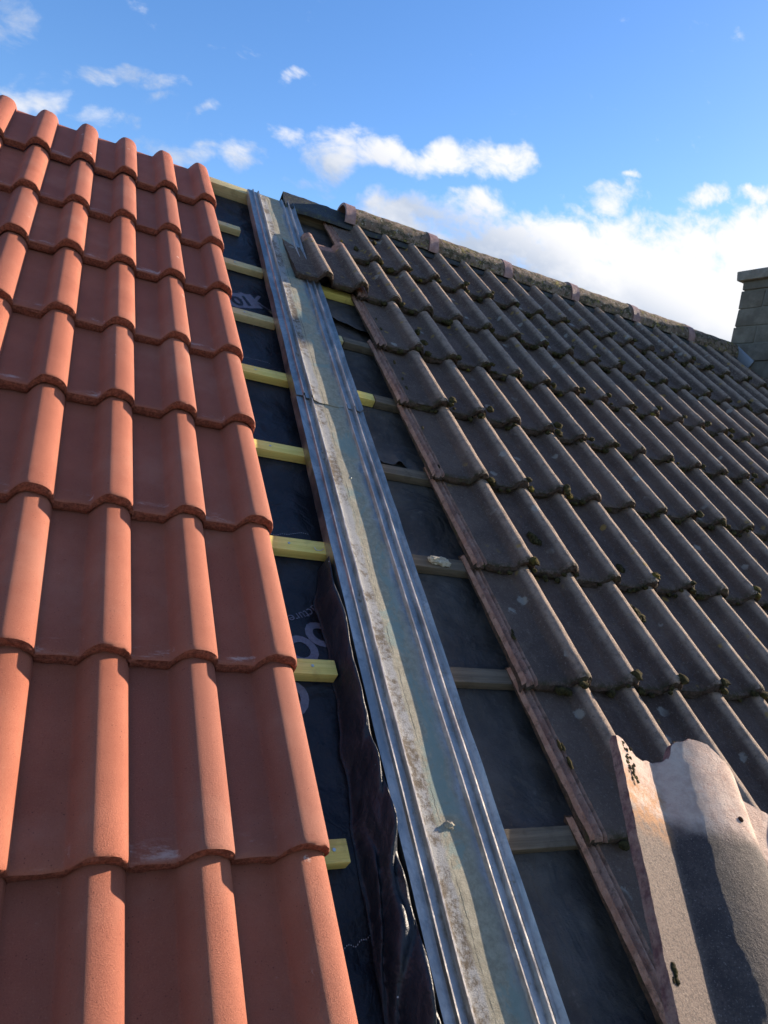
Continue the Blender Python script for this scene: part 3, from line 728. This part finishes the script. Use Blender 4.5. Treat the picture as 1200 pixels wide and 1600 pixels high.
st = world_obj('ridge_strip', mesh_from('ridge_strip', V, Fc, [STRIP], smooth=50), (.335, APW.y, APW.z-.010)); tag(st, 'black mossy strip under the ridge tiles, its bare end over the gutter', 'ridge strip')

def half_round(r0, r1, x0, x1, seed, th=.014, nx=22, na=26, rough=.003, a0=-8):
    V = []; Fc = []
    for k in (0, 1):
        for i in range(nx+1):
            t = i/nx; x = x0+(x1-x0)*t; r = r0+(r1-r0)*t - k*th
            for j in range(na+1):
                a = math.radians(a0+(180-2*a0)*j/na)
                rr = r + (ns(x*9, math.cos(a), math.sin(a), 2.2, seed)*rough + ns(x*30, math.cos(a)*3, math.sin(a)*3, 2.5, seed)*rough*.5)*(k == 0)
                V.append((x, -math.cos(a)*rr, math.sin(a)*rr))
    w = na+1; h = w*(nx+1)
    for i in range(nx):
        for j in range(na): a = i*w+j; Fc.append((a, a+w, a+w+1, a+1)); Fc.append((h+a, h+a+1, h+a+w+1, h+a+w))
        a = i*w; Fc.append((a, h+a, h+a+w, a+w)); a = i*w+na; Fc.append((a, a+w, h+a+w, h+a))
    for j in range(na): Fc.append((j, j+1, h+j+1, h+j)); a = nx*w+j; Fc.append((a, h+a, h+a+1, a+1))
    return V, Fc
RTZ = APW.z - .046
ridge_lab = ['open end nearest the gutter', 'second from the open end', 'third from the open end', 'fourth from the open end', 'fifth from the open end', 'last one against the chimney']
rm, cm = [], []
for s in range(3):
    V, Fc = half_round(.084, .086, .047, .445, 70+s, rough=.003); rm.append(mesh_from('ridge_tile', V, Fc, [RIDGE], smooth=50))
    V, Fc = half_round(.093, .092, 0, .050, 80+s, th=.012, nx=6, rough=.002); cm.append(mesh_from('collar', V, Fc, [COLLAR], smooth=50))
for i in range(6):
    t_ = obj('ridge_tile', rm[i % 3]); t_.location = (.622+.4474*i, APW.y+rnd.uniform(-.003, .003), RTZ+rnd.uniform(-.003, .003)); t_.rotation_euler = (rnd.uniform(-.02, .02), rnd.uniform(-.006, .006), 0)
    obj('collar', cm[i % 3], t_)
    tag(t_, f'half-round lichened ridge tile with mauve collar, {ridge_lab[i]}', 'ridge tile', 'ridge tiles along the old roof')

# ------------------------------------------------------------------ chimney
CU = 3.31
def ray_at_u(x, y, u):
    d = R.T @ np.array([(x-600)/F, (y-800)/F, 1.0]); s = (u-Cr.x)/d[0]; return ROOF @ Vector((Cr.x+d[0]*s, Cr.y+d[1]*s, Cr.z+d[2]*s))
back = ray_at_u(1143, 530, CU); top = ray_at_u(1161, 441, CU)
y1 = (back.y+top.y)/2; y0 = (ROOF @ Vector((CU, 2.26, 0))).y
ztop = top.z; zbot = (ROOF @ Vector((CU, 2.26, 0))).z-.25
boxes = []; n = 0; z = zbot; rc = random.Random(5)
while z < ztop-.02:
    hh = min(.112, ztop-z); o1, o2, o3 = rc.uniform(-.004, .004), rc.uniform(-.006, .006), rc.uniform(-.006, .006)
    splits = [y0, y0+(y1-y0)*(.42 if n % 2 else .70), y1]
    for a, b_ in zip(splits, splits[1:]):
        if b_-a > .02: boxes.append((CU+o1+rc.uniform(-.002, .002), CU+.62, a+(o2 if a == y0 else .005), b_-(o3 if b_ == y1 else .005), z+.003, z+hh-.003, 0))
    z += hh; n += 1
boxes.append((CU+.008, CU+.61, y0+.010, y1-.010, zbot+.001, ztop-.006, 1))
ch = obj('chimney', box_mesh('chimney', boxes, [BLOCK, MORTAR], .005, 3, .003)); tag(ch, 'grey block chimney with projecting cap at the far end of the ridge', 'chimney')
obj('chimney_cap', box_mesh('chimney_cap', [(CU-.035, CU+.66, y0-.035, y1+.035, ztop, ztop+.062)], [CAP], .008, 8, .005), ch)
fb_ = ROOF @ Vector((CU, APEX, 0))
me = box_mesh('flashing', [(-.006, .0, -.20, -.03, -.02, .045)], [LEADM], .002, 4, .003); f_ = obj('flashing', me, ch); f_.matrix_world = ROOF @ Matrix.Translation((CU-.006, APEX-.02, 0))

# ------------------------------------------------------------------ moss along the old courses
rmz = random.Random(12); cs = []
for r, v in enumerate(BR_V):
    for i in range(NC[r]*2):
        u = U0+PB*(i+1)
        for _ in range(rmz.choice((2, 3, 3, 4, 5))):
            du = rmz.uniform(-.115, .008); q = PB+du
            zz = brown_profile(max(0, min(q, PB*.98)))
            s = rmz.uniform(.0045, .0105)*(1.15 if r > 5 else 1)
            cs.append((u+du, v-.004+rmz.uniform(-.006, .004), zz-rmz.uniform(.006, .016), s*1.3, s, s*.9))
        if rmz.random() < .45:
            s = rmz.uniform(.007, .013); cs.append((u-.018, v+rmz.uniform(-.004, .02), .034, s*1.3, s*1.2, s*.8))
        if rmz.random() < .16:
            s = rmz.uniform(.007, .013); cs.append((u-rmz.uniform(.09, .14), v+rmz.uniform(.02, .32), -.004, s, s*1.4, s*.7))
for i in range(26): 
    s = rmz.uniform(.003, .007); cs.append((U0-.006+rmz.uniform(-.006, .006), rmz.choice(BR_V[1:])+rmz.uniform(.0, .25), -.009, s*.8, s*2, s*.6))
mo = obj('moss', lump_mesh('moss', cs, [MOSS], 3, 2)); place(mo); mo['kind'] = 'stuff'; mo['label'] = 'dark moss growing along the lower edges of the old brown tiles'; mo['category'] = 'moss'
for (u, v, s, lab) in ((.895, .165, .017, 'dark moss clump in a pan just above the tile held up close'), (.783, .83, .013, 'small round moss clump in a pan of the fourth old course'), (1.016, .585, .016, 'yellowish moss clump beside a roll in the third old course')):
    c_ = [(0, 0, 0, s, s*1.3, s*.7), (s*.9, -s*.8, 0, s*.7, s*.8, s*.5), (-s*.5, s*1.1, 0, s*.6, s*.7, s*.5)]
    o_ = obj('moss_clump', lump_mesh('moss_clump', c_, [MOSS], 9, 3)); place(o_, u, v, -.004); tag(o_, lab, 'moss clump')

# ------------------------------------------------------------------ bits lying about
o_ = obj('mortar_lump', lump_mesh('mortar_lump', [(0, 0, 0, .022, .012, .010), (.022, -.006, -.002, .016, .010, .009), (-.014, -.003, .004, .010, .009, .007)], [CRUMB], 4, 3)); place(o_, .448, .726, BZ+.008)
tag(o_, 'broken lump of pale mortar lying on an old batten right of the gutter', 'mortar lump')
o_ = obj('mortar_lump', lump_mesh('mortar_lump', [(0, 0, 0, .008, .007, .009), (.004, -.006, -.003, .006, .006, .006)], [CRUMB], 6, 3)); place(o_, .246, .045, GZ-.008); tag(o_, 'small tan crumb of mortar in the lower gutter, upper of two', 'mortar lump')
o_ = obj('mortar_lump', lump_mesh('mortar_lump', [(0, 0, 0, .006, .004, .004), (.005, .002, 0, .004, .003, .003)], [CRUMB], 8, 3)); place(o_, .226, -.218, GZ-.012); tag(o_, 'tiny tan crumb of mortar in the gutter near the frame bottom', 'mortar lump')
def wire(name, pts, r, label, loc):
    V = []; Fc = []; k = 7
    for i, p in enumerate(pts):
        p = Vector(p); d = (Vector(pts[min(i+1, len(pts)-1)])-Vector(pts[max(i-1, 0)])).normalized(); a = d.cross(Vector((0, 0, 1))).normalized(); b = d.cross(a)
        for j in range(k): t = 2*math.pi*j/k; V.append(tuple(p+a*math.cos(t)*r+b*math.sin(t)*r))
    for i in range(len(pts)-1):
        for j in range(k): Fc.append((i*k+j, i*k+(j+1) % k, (i+1)*k+(j+1) % k, (i+1)*k+j))
    Fc.append(tuple(range(k))[::-1]); Fc.append(tuple(range((len(pts)-1)*k, len(pts)*k)))
    o_ = obj(name, mesh_from(name, V, Fc, [NAIL], smooth=60)); place(o_, *loc); tag(o_, label, 'bent nail', 'bent nails lying on the gutter')
wire('bent_nail', [(-.016, .004, .001), (-.004, .002, .002), (.006, .003, .004), (.016, .001, .007), (.020, -.004, .009), (.018, -.006, .009)], .0013, 'bent nail lying across the silt just below the gutter lap joint', (.240, .985, GZ-.014))
wire('bent_nail', [(-.012, .0, .001), (0, .001, .001), (.008, -.003, .003), (.010, -.008, .004)], .0012, 'bent nail in the upper gutter just above the lap joint', (.228, 1.45, GZ-.011))
wire('bent_nail', [(-.012, -.001, .001), (-.002, .001, .001), (.010, .0, .002)], .0012, 'straight nail in the upper gutter, farther up of two', (.232, 1.585, GZ-.011))
wire('clout_nail', [(-.010, .004, .003), (-.006, -.004, .001), (.006, -.003, .001), (.014, .003, .002)], .0011, 'shiny nail lying on the yellow batten at the gutter edge', (.126, .718, BZ))

# ------------------------------------------------------------------ tile close to the camera (dx/dy in its own frame: head corner at the origin)
EX = Vector((.936, -.3499, -.0391)).normalized(); EY = Vector((.3485, .9365, -.0391)); EY = (EY-EX*EY.dot(EX)).normalized(); EZ = EX.cross(EY)
pan, roll, pan2 = .0617, .1116, .0492
HR = .0245
def fore_profile(x):
    if x < pan: return .016*(1-x/pan)**1.15
    if x < pan+roll:
        t = (x-pan)/roll
        if t < .72: s = t/.72; return HR*math.sin(s*math.pi/2)**.9
        s = (t-.72)/.28; return HR*math.sqrt(max(0, 1-s**2.4))
    x2 = x-pan-roll
    if x2 < pan2: return .001
    return HR*math.sin(min(1, (x2-pan2)/roll)*math.pi)**.8
fx = [0, .003, .006, .012, .018, .024, .030, .036, .042, .047, .052, .057, .0605]
fx += [pan+roll*t for t in np.linspace(.04, 1, 36)] + [pan+roll+pan2*t for t in (.05, .15, .3, .45, .6, .75, .9, 1)] + [pan+roll+pan2+roll*t for t in np.linspace(.05, .98, 26)]
fy = list(np.linspace(-.40, 0, 90))
KEY = [(0, -.004), (.012, -.002), (.030, -.014), (.0617, -.005), (.072, -.003), (.080, .003), (.086, .022), (.100, .031), (.118, .036), (.138, .026), (.160, .008), (.1733, -.005), (.19, -.008), (.2225, -.015), (.34, -.03)]
def head_f(x):
    for (a, za), (b, zb) in zip(KEY, KEY[1:]):
        if a <= x <= b: base = za+(zb-za)*(x-a)/(b-a); break
    else: base = -.05
    return base + ns(x*70, 0, 0, 1, 3)*.0022 + ns(x*200, 0, 0, 1, 5)*.0010
V, Fc, Mi = slab(fx, fy, lambda x, y: fore_profile(x)+ns(x, y, 0, 14, 6)*.0005+ns(x, y, 0, 90, 8)*.0003, .014, None, seed=7, rough=.0016, layers=6, headfn=head_f, leftrough=.0010)
mt = ROOF @ Matrix(((EX.x, EY.x, EZ.x, .1262), (EX.y, EY.y, EZ.y, -.1009), (EX.z, EY.z, EZ.z, .5103), (0, 0, 0, 1)))
ft = obj('pantile', mesh_from('pantile', V, Fc, [FORE, FORE_EDGE], Mi, smooth=45)); ft.matrix_world = mt
tag(ft, 'dark old tile close to the camera, bare pink clay head with chipped corners', 'tile')
b = bmesh.new(); bmesh.ops.create_cone(b, cap_ends=True, segments=20, radius1=.0030, radius2=.0030, depth=.0012)
me = bpy.data.meshes.new('nail_hole'); b.to_mesh(me); b.free(); hm = Mat('dark_hole', 1.0, spec=0); hm.color((.02, .012, .010)); me.materials.append(hm.m)
xh = pan+roll*.72; nh = obj('nail_hole', me, ft); sl = (fore_profile(xh+.001)-fore_profile(xh-.001))/.002
nh.matrix_local = Matrix.Translation((xh, -.062, fore_profile(xh)+.0004)) @ Matrix.Rotation(-math.atan(sl), 4, 'Y')
c_ = [(.012+rc.uniform(-.006, .008), -.006-.050*i/34+rc.uniform(-.004, .004), .013, .0022*rc.uniform(.4, 1.2), .0022*rc.uniform(.4, 1.2), .0007) for i in range(34)]
mf = obj('moss_patch', lump_mesh('moss_patch', c_, [MOSS], 2, 2), ft)
c_ = [(.008+rc.uniform(-.003, .004), -.245+rc.uniform(-.010, .010), .014, .002, .003, .0015) for i in range(7)]
mf = obj('moss_patch', lump_mesh('moss_patch', c_, [MOSS], 2, 2), ft)
